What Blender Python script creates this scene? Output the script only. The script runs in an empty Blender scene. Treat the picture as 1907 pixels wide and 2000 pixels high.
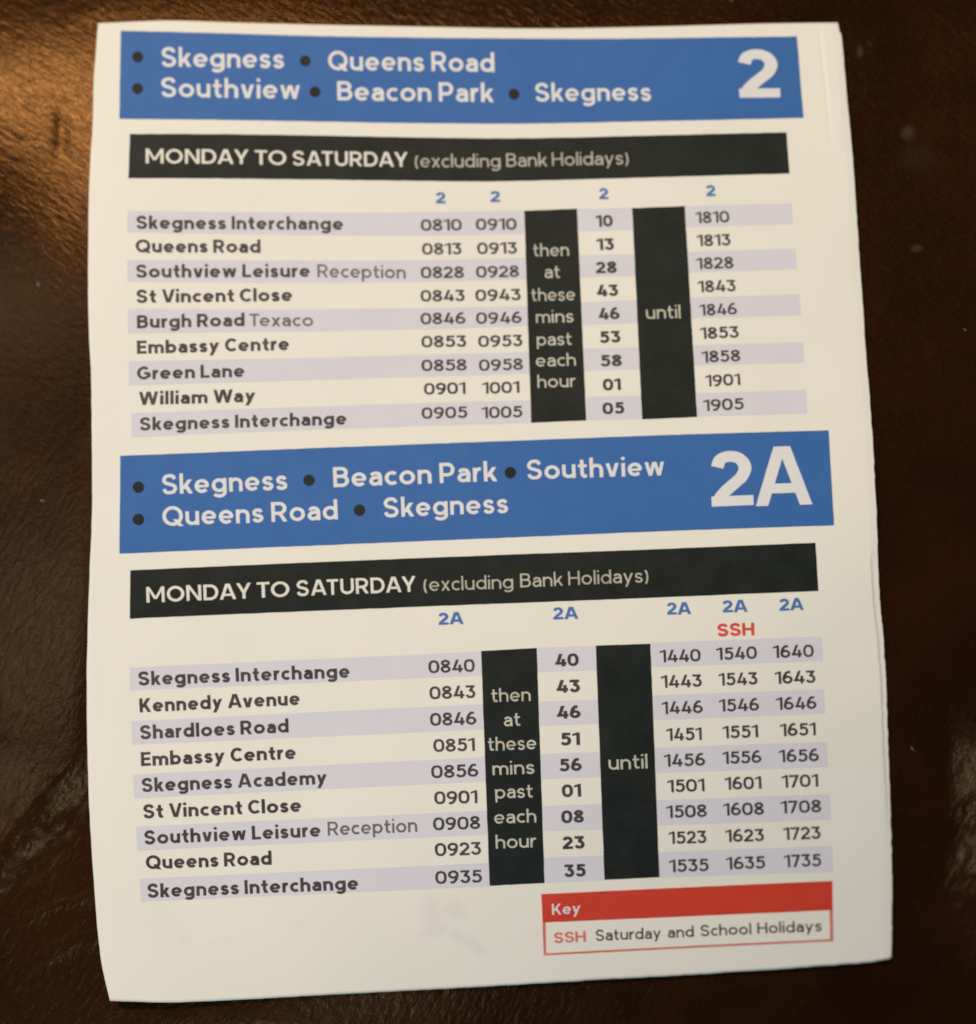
import bpy, math
import numpy as np
from math import sin, cos, pi, radians, hypot

C = bpy.data.collections.new('Scene Objects')
bpy.context.scene.collection.children.link(C)
scene = bpy.context.scene

# ------------------------------------------------------------------ camera
TILT = radians(7.0)
DIST = 0.27
FPX = 3703.0                      # focal length in units of the photograph's pixels (1907 x 2000)
CAM = np.array([0.0, -DIST * sin(TILT), DIST * cos(TILT)])
cd = bpy.data.cameras.new('camera')
cam = bpy.data.objects.new('camera', cd)
scene.collection.objects.link(cam)
cam.location = CAM
cam.rotation_euler = (TILT, 0, 0)
cd.sensor_fit = 'VERTICAL'
cd.sensor_height = 24
cd.lens = 24 * FPX / 2000
cd.clip_start = 0.01
cd.clip_end = 50
cd.dof.use_dof = True
cd.dof.focus_distance = 0.262
cd.dof.aperture_fstop = 5.2
scene.camera = cam
scene.render.resolution_x = 976
scene.render.resolution_y = 1024

# ------------------------------------------------------------------ world and lamps
w = bpy.data.worlds.new('World'); scene.world = w; w.use_nodes = True
bg = w.node_tree.nodes['Background']
bg.inputs[0].default_value = (0.55, 0.50, 0.42, 1); bg.inputs[1].default_value = 0.07

def lamp(name, loc, target, size, power, col, shape='DISK'):
    l = bpy.data.lights.new(name, 'AREA'); l.shape = shape; l.size = size; l.energy = power; l.color = col
    o = bpy.data.objects.new(name, l); scene.collection.objects.link(o); o.location = loc
    d = np.array(target) - np.array(loc)
    from mathutils import Vector
    o.rotation_euler = Vector(d).to_track_quat('-Z', 'Y').to_euler()
    return o
lamp('room_lamp', (-0.247, 0.330, 0.80), (-0.03, 0.03, 0), 0.092, 7.0, (1.0, 0.812, 0.578))
lamp('window_light', (-0.10, -0.57, 0.67), (-0.02, -0.04, 0), 0.080, 1.5, (0.50, 0.77, 0.98))
lamp('left_sheen_fill', (-0.69, -0.02, 0.60), (-0.06, -0.04, 0), 0.24, 1.0, (0.66, 0.84, 1.0))  # added cool lamp, no known source, brings a sheen to the left leather

scene.view_settings.view_transform = 'Standard'
scene.view_settings.look = 'None'
scene.view_settings.exposure = 0
scene.view_settings.gamma = 1

# ------------------------------------------------------------------ helpers
def point(px, py, z):
    """place measured in the photograph -> the point at height z above the leather"""
    u = (px - 953.5) / FPX; v = (1000.0 - py) / FPX
    dy = v * cos(TILT) + sin(TILT); dz = v * sin(TILT) - cos(TILT)
    t = (z - CAM[2]) / dz
    return np.stack([u * t, CAM[1] + dy * t, z + 0 * t], axis=-1)

def smooth(a, b, x):
    t = np.clip((x - a) / (b - a), 0, 1); return t * t * (3 - 2 * t)

def vnoise(x, y, seed):
    """smooth value noise on arrays"""
    xi = np.floor(x).astype(np.int64); yi = np.floor(y).astype(np.int64)
    fx = x - xi; fy = y - yi; fx = fx * fx * (3 - 2 * fx); fy = fy * fy * (3 - 2 * fy)
    def h(i, j):
        n = (i * 374761393 + j * 668265263 + seed * 1442695) & 0x7fffffff
        n = ((n ^ (n >> 13)) * 1274126177) & 0x7fffffff
        return ((n ^ (n >> 16)) & 0xffff) / 65535.0 * 2 - 1
    return ((h(xi, yi) * (1 - fx) + h(xi + 1, yi) * fx) * (1 - fy) + (h(xi, yi + 1) * (1 - fx) + h(xi + 1, yi + 1) * fx) * fy)

def catmull(P, n=8, closed=False):
    P = [np.array(p, float) for p in P]; out = []
    m = len(P)
    for i in range(m - 1 if not closed else m):
        p1 = P[i]; p2 = P[(i + 1) % m]
        p0 = P[i - 1] if (i > 0 or closed) else 2 * p1 - p2
        p3 = P[(i + 2) % m] if (i + 2 < m or closed) else 2 * p2 - p1
        for k in range(n):
            t = k / n
            out.append(0.5 * ((2 * p1) + (-p0 + p2) * t + (2 * p0 - 5 * p1 + 4 * p2 - p3) * t * t + (-p0 + 3 * p1 - 3 * p2 + p3) * t ** 3))
    if not closed: out.append(P[-1])
    return out

def obj(name, verts, faces, mat, parent=None, smooth_shade=False):
    me = bpy.data.meshes.new(name); me.from_pydata([tuple(map(float, v)) for v in verts], [], faces); me.update()
    if mat: me.materials.append(mat)
    if smooth_shade: me.polygons.foreach_set('use_smooth', [True] * len(me.polygons))
    o = bpy.data.objects.new(name, me); C.objects.link(o)
    if parent: o.parent = parent
    return o

# ------------------------------------------------------------------ materials
def newmat(name):
    m = bpy.data.materials.new(name); m.use_nodes = True
    return m, m.node_tree, m.node_tree.nodes['Principled BSDF']

def ink(name, col, col2, rough=0.55, scale=5000, spec=0.25, lo=0.35, hi=0.65):
    """printed colour with the uneven cover of toner on paper"""
    m, nt, b = newmat(name)
    tc = nt.nodes.new('ShaderNodeTexCoord')
    n = nt.nodes.new('ShaderNodeTexNoise'); n.inputs['Scale'].default_value = scale; n.inputs['Detail'].default_value = 3
    n2 = nt.nodes.new('ShaderNodeTexNoise'); n2.inputs['Scale'].default_value = 260; n2.inputs['Detail'].default_value = 4
    nt.links.new(tc.outputs['Object'], n.inputs['Vector']); nt.links.new(tc.outputs['Object'], n2.inputs['Vector'])
    ad = nt.nodes.new('ShaderNodeMath'); ad.operation = 'ADD'
    nt.links.new(n.outputs['Fac'], ad.inputs[0]); nt.links.new(n2.outputs['Fac'], ad.inputs[1])
    mr = nt.nodes.new('ShaderNodeMapRange'); mr.inputs['From Min'].default_value = lo * 2; mr.inputs['From Max'].default_value = hi * 2
    nt.links.new(ad.outputs[0], mr.inputs['Value'])
    mx = nt.nodes.new('ShaderNodeMix'); mx.data_type = 'RGBA'
    mx.inputs['A'].default_value = (*col, 1); mx.inputs['B'].default_value = (*col2, 1)
    nt.links.new(mr.outputs[0], mx.inputs['Factor']); nt.links.new(mx.outputs['Result'], b.inputs['Base Color'])
    b.inputs['Roughness'].default_value = rough; b.inputs['Specular IOR Level'].default_value = spec
    return m

M_BLUE = ink('blue_ink', (0.036, 0.136, 0.45), (0.044, 0.156, 0.46), spec=0.15)
M_BLACK = ink('black_ink', (0.010, 0.0135, 0.0135), (0.020, 0.025, 0.024), spec=0.12)
M_LAV = ink('lavender_ink', (0.68, 0.69, 0.82), (0.715, 0.72, 0.84), rough=0.8, spec=0.15)
M_RED = ink('red_ink', (0.61, 0.046, 0.025), (0.66, 0.062, 0.036))
M_REDLINE = ink('red_line_ink', (0.62, 0.14, 0.11), (0.72, 0.24, 0.19))
M_REDTXT = ink('red_letter_ink', (0.68, 0.06, 0.045), (0.74, 0.11, 0.08))
M_BLUETXT = ink('blue_letter_ink', (0.045, 0.15, 0.50), (0.09, 0.21, 0.54))
M_WHITE = ink('white_letter_print', (0.72, 0.745, 0.83), (0.79, 0.81, 0.87), rough=0.7)
M_CREAM = ink('bold_white_heading_print', (0.72, 0.71, 0.68), (0.82, 0.81, 0.78), rough=0.7)
M_LIGHTTXT = ink('thin_white_heading_print', (0.40, 0.39, 0.34), (0.58, 0.57, 0.50), rough=0.7)
M_WORD = ink('thin_white_block_print', (0.46, 0.46, 0.42), (0.66, 0.66, 0.60), rough=0.7)
M_NAME = ink('bold_stop_name_ink', (0.035, 0.029, 0.033), (0.085, 0.073, 0.082))
M_TIME = ink('time_ink', (0.032, 0.026, 0.029), (0.090, 0.076, 0.083))
M_MIN = ink('bold_minute_ink', (0.030, 0.026, 0.034), (0.075, 0.066, 0.080))
M_GREY = ink('thin_grey_ink', (0.11, 0.098, 0.105), (0.20, 0.18, 0.20))

# paper: white stock, fine fibre tooth, faint grey smudges below the lower table
m, nt, b = newmat('paper'); M_PAPER = m
tc = nt.nodes.new('ShaderNodeTexCoord')
def noise(scale, detail=3, rough=0.5, vec=None, dist=0.0):
    n = nt.nodes.new('ShaderNodeTexNoise'); n.inputs['Scale'].default_value = scale
    n.inputs['Detail'].default_value = detail; n.inputs['Roughness'].default_value = rough; n.inputs['Distortion'].default_value = dist
    nt.links.new(vec if vec else tc.outputs['Object'], n.inputs['Vector']); return n
def maprange(src, a, b_, c=0.0, d=1.0, kind='SMOOTHSTEP'):
    r = nt.nodes.new('ShaderNodeMapRange'); r.interpolation_type = kind
    r.inputs['From Min'].default_value = a; r.inputs['From Max'].default_value = b_
    r.inputs['To Min'].default_value = c; r.inputs['To Max'].default_value = d
    nt.links.new(src, r.inputs['Value']); return r.outputs[0]
def math_(op, a, b_=None):
    n = nt.nodes.new('ShaderNodeMath'); n.operation = op
    for i, s in enumerate((a, b_)):
        if s is None: continue
        if isinstance(s, (int, float)): n.inputs[i].default_value = s
        else: nt.links.new(s, n.inputs[i])
    return n.outputs[0]
def mixc(fac, a, b_):
    n = nt.nodes.new('ShaderNodeMix'); n.data_type = 'RGBA'
    if isinstance(fac, (int, float)): n.inputs['Factor'].default_value = fac
    else: nt.links.new(fac, n.inputs['Factor'])
    for k, s in (('A', a), ('B', b_)):
        if isinstance(s, tuple): n.inputs[k].default_value = (*s, 1)
        else: nt.links.new(s, n.inputs[k])
    return n.outputs['Result']
def blob(px, py, rx, ry, rot=0.0):
    """soft spot at a place on the sheet, edge broken up by noise"""
    p = point(np.float64(px), np.float64(py), 0.0015)
    mp = nt.nodes.new('ShaderNodeMapping'); mp.vector_type = 'TEXTURE'
    mp.inputs['Location'].default_value = tuple(p); mp.inputs['Rotation'].default_value = (0, 0, rot)
    mp.inputs['Scale'].default_value = (rx / 13700, ry / 13700, 1)
    nt.links.new(tc.outputs['Object'], mp.inputs['Vector'])
    sp = nt.nodes.new('ShaderNodeSeparateXYZ'); nt.links.new(mp.outputs[0], sp.inputs[0])
    d = math_('SQRT', math_('ADD', math_('POWER', sp.outputs[0], 2.0), math_('POWER', sp.outputs[1], 2.0)))
    nn = noise(900, 3).outputs['Fac']
    return maprange(math_('ADD', d, math_('MULTIPLY', math_('SUBTRACT', nn, 0.5), 1.3)), 0.25, 1.45, 1.0, 0.0)
base = mixc(maprange(noise(70, 4).outputs['Fac'], 0.35, 0.65), (0.835, 0.835, 0.80), (0.85, 0.842, 0.82))
sm = None
for a in ((842, 1790, 20, 34), (886, 1785, 26, 20), (846, 1826, 32, 13), (895, 1840, 40, 12), (918, 1852, 30, 14), (935, 1866, 15, 10),
          (430, 1845, 42, 9), (350, 1842, 14, 16), (570, 1815, 20, 9), (790, 1728, 12, 8), (812, 1716, 8, 9)):
    s = blob(*a[:2], a[2], a[3], -0.45 if a[0] > 880 else 0.1)
    if a[0] < 700: s = math_('MULTIPLY', s, 0.45)
    sm = s if sm is None else math_('MAXIMUM', sm, s)
base = mixc(math_('MULTIPLY', sm, 0.22), base, (0.60, 0.585, 0.60))
nt.links.new(base, b.inputs['Base Color'])
b.inputs['Roughness'].default_value = 0.75; b.inputs['Specular IOR Level'].default_value = 0.2
bp = nt.nodes.new('ShaderNodeBump'); bp.inputs['Strength'].default_value = 0.25; bp.inputs['Distance'].default_value = 0.00003
nt.links.new(noise(4200, 4, 0.65).outputs['Fac'], bp.inputs['Height']); nt.links.new(bp.outputs[0], b.inputs['Normal'])

# leather: dark brown, waxy, fine pores and stretched creases
m, nt, b = newmat('brown_leather'); M_LEATHER = m
tc = nt.nodes.new('ShaderNodeTexCoord')
def turned(deg, scale):
    a = nt.nodes.new('ShaderNodeMapping'); a.inputs['Rotation'].default_value = (0, 0, radians(deg))
    c = nt.nodes.new('ShaderNodeMapping'); c.inputs['Scale'].default_value = scale
    nt.links.new(tc.outputs['Object'], a.inputs['Vector']); nt.links.new(a.outputs[0], c.inputs['Vector']); return c
mp = turned(33, (0.36, 1.25, 1))
mp2 = turned(-62, (0.45, 1.1, 1))
streak = noise(1500, 3, 0.6, mp.outputs[0], 0.3).outputs['Fac']
streak2 = noise(1100, 3, 0.6, mp2.outputs[0], 0.4).outputs['Fac']
sepo = nt.nodes.new('ShaderNodeSeparateXYZ'); nt.links.new(tc.outputs['Object'], sepo.inputs[0])
zone = maprange(sepo.outputs[1], -0.01, 0.035)                  # the grain of the hide turns across the cushion
grain = nt.nodes.new('ShaderNodeMix'); grain.data_type = 'FLOAT'
nt.links.new(zone, grain.inputs['Factor']); nt.links.new(streak2, grain.inputs['A']); nt.links.new(streak, grain.inputs['B'])
pores = noise(5200, 2, 0.5).outputs['Fac']
tone = noise(45, 5, 0.6).outputs['Fac']
fine = noise(2600, 3, 0.7).outputs['Fac']
col = mixc(maprange(tone, 0.35, 0.7), (0.013, 0.0042, 0.0012), (0.024, 0.0077, 0.0020))
col = mixc(math_('MULTIPLY', maprange(fine, 0.45, 0.75), 0.4), col, (0.030, 0.013, 0.005))
sc = None
for a in ((1781, 252, 13, 17), (1797, 478, 11, 8), (1686, 90, 7, 14), (1800, 300, 40, 30), (1650, 1790, 4, 7)):
    s = blob(*a)
    s = math_('MULTIPLY', s, 0.22 if a[2] == 40 else 1.0)
    sc = s if sc is None else math_('MAXIMUM', sc, s)
col = mixc(math_('MULTIPLY', sc, 0.20), col, (0.16, 0.12, 0.10))
nt.links.new(col, b.inputs['Base Color'])
nt.links.new(maprange(fine, 0.3, 0.7, 0.22, 0.31), b.inputs['Roughness'])
b.inputs['Specular IOR Level'].default_value = 0.31
b.inputs['Coat Weight'].default_value = 0.0; b.inputs['Coat Roughness'].default_value = 0.20; b.inputs['Coat IOR'].default_value = 1.45
b.inputs['Specular Tint'].default_value = (1.0, 0.50, 0.19, 1)
b1 = nt.nodes.new('ShaderNodeBump'); b1.inputs['Strength'].default_value = 0.55; b1.inputs['Distance'].default_value = 0.0002
nt.links.new(grain.outputs[0], b1.inputs['Height'])
b2 = nt.nodes.new('ShaderNodeBump'); b2.inputs['Strength'].default_value = 0.5; b2.inputs['Distance'].default_value = 0.00004
nt.links.new(pores, b2.inputs['Height']); nt.links.new(b1.outputs[0], b2.inputs['Normal'])
nt.links.new(b2.outputs[0], b.inputs['Normal']); nt.links.new(b2.outputs[0], b.inputs['Coat Normal'])

# ------------------------------------------------------------------ relief of leather and sheet
def cushion(px, py):
    '''padded seat, its fall to the lower right and foot shaped for the shading'''
    q = np.clip(((px - 953) * 0.62 + (py - 1000) * 0.78 - 330) / 1000, 0, 2)
    u = np.clip(py - 1000, 0, 4000)
    z = -0.0175 * q ** 2 - 0.105 * (u * u / (u + 250)) / 13714  # lower right drop added to dim the sheet, foot drop to steer highlights
    return z

def leather_height(px, py):
    z = -0.0004 + cushion(px, py)
    out = smooth(40, -60, px - 190) + smooth(-60, 60, px - 1760) + smooth(30, -40, py - 30) + smooth(-30, 60, py - 1950)
    out = np.clip(out, 0, 1)                                       # 1 away from the sheet
    n = vnoise(px / 430, py / 480, 3) * 0.0006 + vnoise(px / 170 + 3, py / 210, 5) * 0.00008
    z = z + n * (0.25 + 0.75 * out) * 0.8
    # puffed seat to the left, falling towards the frame's lower corner
    u = np.clip(230 - px, 0, 3000)
    z = z - smooth(200, 720, py) * (1 - 0.85 * smooth(1450, 1800, py)) * 0.36 * (u * u / (u + 90)) / 13714 - 0.0012 * smooth(220, 800, py) * smooth(700, 60, px)
    z = z - 0.0015 * (np.clip(190 - py, 0, 500) / 190) ** 2
    crest = 1846 + vnoise(py / 90, py * 0, 71) * 6 + np.clip(py - 1750, 0, 400) * .3
    u = np.clip(px - crest, 0, 400)
    z = z + 0.44 * (u * u / (u + 30)) / 13714 * smooth(1250, 1500, py)
    # creased fold running from the lower left frame edge up to the sheet
    def ridge(x0, y0, x1, y1, wd, ht, skew=0.0):
        L = hypot(x1 - x0, y1 - y0); tx, ty = (x1 - x0) / L, (y1 - y0) / L
        s = (px - x0) * tx + (py - y0) * ty; d = (px - x0) * ty - (py - y0) * tx
        d = d + vnoise(s / 45, s * 0 + 0.5, 11) * 9
        a = smooth(-40, 60, s) * smooth(L + 60, L - 30, s)
        ww = np.where(d > 0, wd * (1 + skew), wd * (1 - skew))
        return ht * np.exp(-(d / ww) ** 2) * a
    dd = ((px - 10) * -555 - (py - 1692) * 490) / 740.0        # > 0 on the upper left side
    dd = dd + vnoise(px / 60, py / 60, 11) * 7
    z = z + 0.0018 * (0.4 * smooth(-40, 40, dd) + 0.6 * np.clip((dd + 40) / 80, 0, 1)) * (1 - smooth(60, 620, dd)) * smooth(300, 140, px)
    z = z + ridge(-40, 1560, 14, 1330, 22, 0.00022)
    z = z - 0.00016 * np.exp(-((px - 121 - vnoise(py / 40, py * 0, 73) * 4) / 15) ** 2) * smooth(190, 250, py) * smooth(330, 280, py)
    z = z + ridge(60, 1880, 240, 1800, 20, 0.00016) + ridge(40, 1800, 180, 1745, 10, 0.00012)
    z = z + ridge(1400, 2040, 1550, 1930, 10, 0.00008)
    wr = np.exp(-(((px - 60) / 200) ** 2 + ((py - 1640) / 190) ** 2)) * np.exp(-(dd / 75) ** 2) + 0.7 * np.exp(-(((px - 1890) / 70) ** 2 + ((py - 1700) / 260) ** 2))
    z = z + wr * (vnoise(px / 20 + py / 40, py / 30 - px / 60, 21) * 0.00013 + vnoise(px / 9, py / 12, 22) * 0.00004)
    # small creases at the upper left
    cr = np.exp(-(((px - 90) / 170) ** 2 + ((py - 210) / 230) ** 2))
    a = radians(33); s = px * cos(a) + py * sin(a); d = -px * sin(a) + py * cos(a)
    z = z + cr * vnoise(s / 42, d / 9, 31) * 0.00003
    return z

def sheet_relief(px, py):
    z = 0.0007 + cushion(px, py)
    z = z + 0.0007 * np.exp(-((px - 180) / 210) ** 2) * (0.5 + 0.5 * np.cos((py - 560) / 1250 * 2 * pi))
    z = z + 0.0004 * np.exp(-(((px - 215) / 260) ** 2 + ((py - 1960) / 330) ** 2))
    z = z + 0.0004 * np.sin(px / 1500 * 2 * pi + 0.6) * np.sin(py / 1900 * 2 * pi)
    z = z + 0.0006 * smooth(500, 1650, px) * smooth(700, 100, py)
    z = z + 0.00012 * vnoise(px / 260, py / 230, 41) + 0.00007 * vnoise(px / 120, py / 150, 42)
    return z

# ------------------------------------------------------------------ leather
def axis(a0, a1, b0, b1, fine, coarse):
    return np.concatenate([np.linspace(a0, b0, coarse, endpoint=False), np.linspace(b0, b1, fine, endpoint=False), np.linspace(b1, a1, coarse)])
gx = axis(-2600, 4600, -260, 2160, 610, 26)
gy = axis(-2200, 4200, -220, 2220, 610, 26)
GX, GY = np.meshgrid(gx, gy)
P = point(GX, GY, leather_height(GX, GY)).reshape(-1, 3)
nx, ny = len(gx), len(gy)
idx = np.arange(nx * ny).reshape(ny, nx)
F = np.stack([idx[:-1, :-1], idx[1:, :-1], idx[1:, 1:], idx[:-1, 1:]], -1).reshape(-1, 4)
leather = obj('leather_surface', P, F.tolist(), M_LEATHER, None, True)
leather['kind'] = 'structure'

# ------------------------------------------------------------------ the sheet
thing = bpy.data.objects.new('bus_timetable', None); C.objects.link(thing)
thing.empty_display_size = 0.02
thing['label'] = 'printed paper bus timetable with blue banners lying on dark brown leather'
thing['category'] = 'timetable'

LEFT = [(192, 45), (184, 152), (181, 244), (175, 355), (172.7, 457), (172.7, 609), (178, 736), (180, 889), (180, 1000), (174, 1152),
        (170, 1305), (171, 1457), (175, 1584), (183, 1711), (193, 1838), (203, 1904), (215, 1955)]
RIGHT = [(1636.6, 44), (1641, 66), (1645, 78), (1656, 203), (1666, 305), (1676, 457), (1685, 585), (1691.5, 686), (1702, 813), (1708, 915),
         (1713, 1015), (1718, 1152), (1727, 1264), (1733, 1381), (1737, 1508), (1742, 1661), (1743, 1762), (1742, 1869)]
TOP = [(192, 45), (331, 40), (467, 44), (648, 48.5), (830, 52), (1000, 55.2), (1126, 55), (1308, 51), (1489, 46), (1636.6, 44)]
BOT = [(215, 1955), (329, 1958), (452, 1953.5), (633, 1943.5), (860, 1931.5), (1030, 1922), (1181, 1913), (1362, 1903), (1544, 1891), (1680, 1881), (1732, 1874), (1742, 1869)]
def curve_by(Pts, ax, n, lo=None):
    c = np.array(catmull(Pts, 10)); k = c[:, ax]; return k, c[:, 1 - ax]
def edge(Pts, ax, t):
    k, o = curve_by(Pts, ax, 0)
    q = k[0] + (k[-1] - k[0]) * t
    v = np.interp(q, k, o)
    return (np.stack([v, q], -1) if ax == 1 else np.stack([q, v], -1))
# denser columns near the right margin where the sheet is creased
s_ax = np.concatenate([np.linspace(0, 0.955, 250, endpoint=False), np.linspace(0.955, 1.0, 46)])
t_ax = np.linspace(0, 1, 330)
Lc, Rc, Tc, Bc = edge(LEFT, 1, t_ax), edge(RIGHT, 1, t_ax), edge(TOP, 0, s_ax), edge(BOT, 0, s_ax)
Rc[1:-1, 0] += (vnoise(t_ax * 130, t_ax * 0, 7) * 0.7 + vnoise(t_ax * 320, t_ax * 0, 8) * 0.35)[1:-1] * (0.5 + 0.8 * t_ax[1:-1])
Lc[1:-1, 0] += (vnoise(t_ax * 90, t_ax * 0, 9) * 0.35)[1:-1]
Bc[1:-1, 1] += (vnoise(s_ax * 110, s_ax * 0, 10) * 0.7)[1:-1] * (0.3 + 0.9 * s_ax[1:-1])
S, T = np.meshgrid(s_ax, t_ax)
G = ((1 - S)[..., None] * Lc[:, None, :] + S[..., None] * Rc[:, None, :] + (1 - T)[..., None] * Tc[None] + T[..., None] * Bc[None]
     - ((1 - S) * (1 - T))[..., None] * Lc[0] - (S * (1 - T))[..., None] * Rc[0] - ((1 - S) * T)[..., None] * Lc[-1] - (S * T)[..., None] * Rc[-1])
GX, GY = G[..., 0], G[..., 1]
Z = sheet_relief(GX, GY)
# creases in the right margin: a faint fold at the top, a pressed strip along the lower edge
cx = np.interp(GY, [40, 90, 160, 240, 330], [1599, 1604, 1612, 1620, 1625])
Z = Z - 0.00006 * np.exp(-((GX - cx) / 2.6) ** 2) * smooth(48, 75, GY) * smooth(300, 200, GY)
Z = Z + 0.00007 * smooth(0, 8, GX - cx) * smooth(48, 75, GY) * smooth(330, 200, GY)
d_edge = Rc[:, 0][:, None] - GX
wd = np.interp(GY, [1040, 1090, 1180, 1300, 1450, 1600, 1700], [0, 13, 12, 10, 9, 6, 0])
Z = Z - 0.00016 * smooth(1.8, -1.8, d_edge - wd) * smooth(1060, 1110, GY) * smooth(1680, 1500, GY)
rx = smooth(16, 0, d_edge)
Z = Z - 0.00008 * rx
TH = 0.00022
ny, nx = GX.shape
top = point(GX, GY, Z).reshape(-1, 3); bot = top.copy(); bot[:, 2] -= TH
idx = np.arange(nx * ny).reshape(ny, nx); N = nx * ny
F = np.stack([idx[:-1, :-1], idx[1:, :-1], idx[1:, 1:], idx[:-1, 1:]], -1).reshape(-1, 4).tolist()
F += [[f[3] + N, f[2] + N, f[1] + N, f[0] + N] for f in F]
rim = list(idx[0, :]) + list(idx[1:, -1]) + list(idx[-1, -2::-1]) + list(idx[-2:0:-1, 0])
for a, b_ in zip(rim, rim[1:] + rim[:1]): F.append([int(a), int(b_), int(b_) + N, int(a) + N])
paper = obj('paper_sheet', np.concatenate([top, bot]), F, M_PAPER, thing, False)
me = paper.data
sm_flags = np.ones(len(me.polygons), bool); sm_flags[2 * (nx - 1) * (ny - 1):] = False
me.polygons.foreach_set('use_smooth', sm_flags)

# ------------------------------------------------------------------ print on the sheet
L1, L2, L3 = 0.000022, 0.000044, 0.00007     # fills, column blocks, lettering

def on_sheet(px, py, off):
    return point(px, py, sheet_relief(px, py) + off)

def patch(name, topline, botline, mat, parent, off=L1, label=None, nv=10, step=14):
    """a printed field between two measured lines (left to right)"""
    tc_, bc_ = np.array(catmull(topline, 10)), np.array(catmull(botline, 10))
    n = max(2, int(abs(tc_[-1, 0] - tc_[0, 0]) / step)); s = np.linspace(0, 1, n + 1)
    def samp(c):
        k = (c[:, 0] - c[0, 0]) / (c[-1, 0] - c[0, 0])
        return np.stack([np.interp(s, k, c[:, 0]), np.interp(s, k, c[:, 1])], -1)
    a, b_ = samp(tc_), samp(bc_)
    nv = max(2, int(abs(botline[0][1] - topline[0][1]) / step))
    t = np.linspace(0, 1, nv + 1)[:, None, None]
    g = a[None] * (1 - t) + b_[None] * t
    ed = 0.35                                   # toner edges are never ruler straight
    g[..., 1] += vnoise(g[..., 0] / 9, g[..., 1] / 9, 51) * ed; g[..., 0] += vnoise(g[..., 0] / 9, g[..., 1] / 9, 52) * ed
    p = on_sheet(g[..., 0], g[..., 1], off).reshape(-1, 3)
    i = np.arange((n + 1) * (nv + 1)).reshape(nv + 1, n + 1)
    f = np.stack([i[:-1, :-1], i[1:, :-1], i[1:, 1:], i[:-1, 1:]], -1).reshape(-1, 4).tolist()
    o = obj(name, p, f, mat, parent, True)
    if label: o['label'] = label
    return o

# ---- lettering: every glyph is drawn with strokes of half width h, cap height 1
X = 0.70
def diag(h, x0, y0, x1, y1):
    hw = h * hypot(x1 - x0, y1 - y0) / abs(y1 - y0)
    return ('q', [(x0 - hw, y0), (x0 + hw, y0), (x1 + hw, y1), (x1 - hw, y1)])
def vb(h, x, y0, y1): return ('q', [(x - h, y0), (x + h, y0), (x + h, y1), (x - h, y1)])
def hb(h, x0, x1, y): return ('q', [(x0, y - h * .93), (x1, y - h * .93), (x1, y + h * .93), (x0, y + h * .93)])
def arc(cx, cy, rx, ry, a0, a1, n=14, p=2.0):
    out = []
    for k in range(n + 1):
        a = radians(a0 + (a1 - a0) * k / n); c, s = cos(a), sin(a)
        out.append((cx + rx * math.copysign(abs(c) ** (2 / p), c), cy + ry * math.copysign(abs(s) ** (2 / p), s)))
    return out
def bowl(x0, xc, xr, y0, y1):
    return [(x0, y1), ((x0 + xc) / 2, y1)] + arc(xc, (y0 + y1) / 2, xr - xc, (y1 - y0) / 2, 90, -90, 12) + [((x0 + xc) / 2, y0), (x0, y0)]
def box(pts, x0, y0, x1, y1): return catmull([(x0 + (x1 - x0) * a, y0 + (y1 - y0) * b_) for a, b_ in pts], 4)
SS = [(0.96, 0.79), (0.80, 0.955), (0.5, 1.0), (0.19, 0.94), (0.03, 0.755), (0.17, 0.585), (0.5, 0.505), (0.85, 0.415), (0.99, 0.24), (0.82, 0.05), (0.5, 0.0), (0.17, 0.05), (0.01, 0.22)]
TWO = [(0.02, 0.74), (0.14, 0.93), (0.45, 1.0), (0.80, 0.93), (0.97, 0.72), (0.86, 0.50), (0.60, 0.33), (0.28, 0.14), (0.07, -0.04), (0.0, -0.2)]

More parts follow.
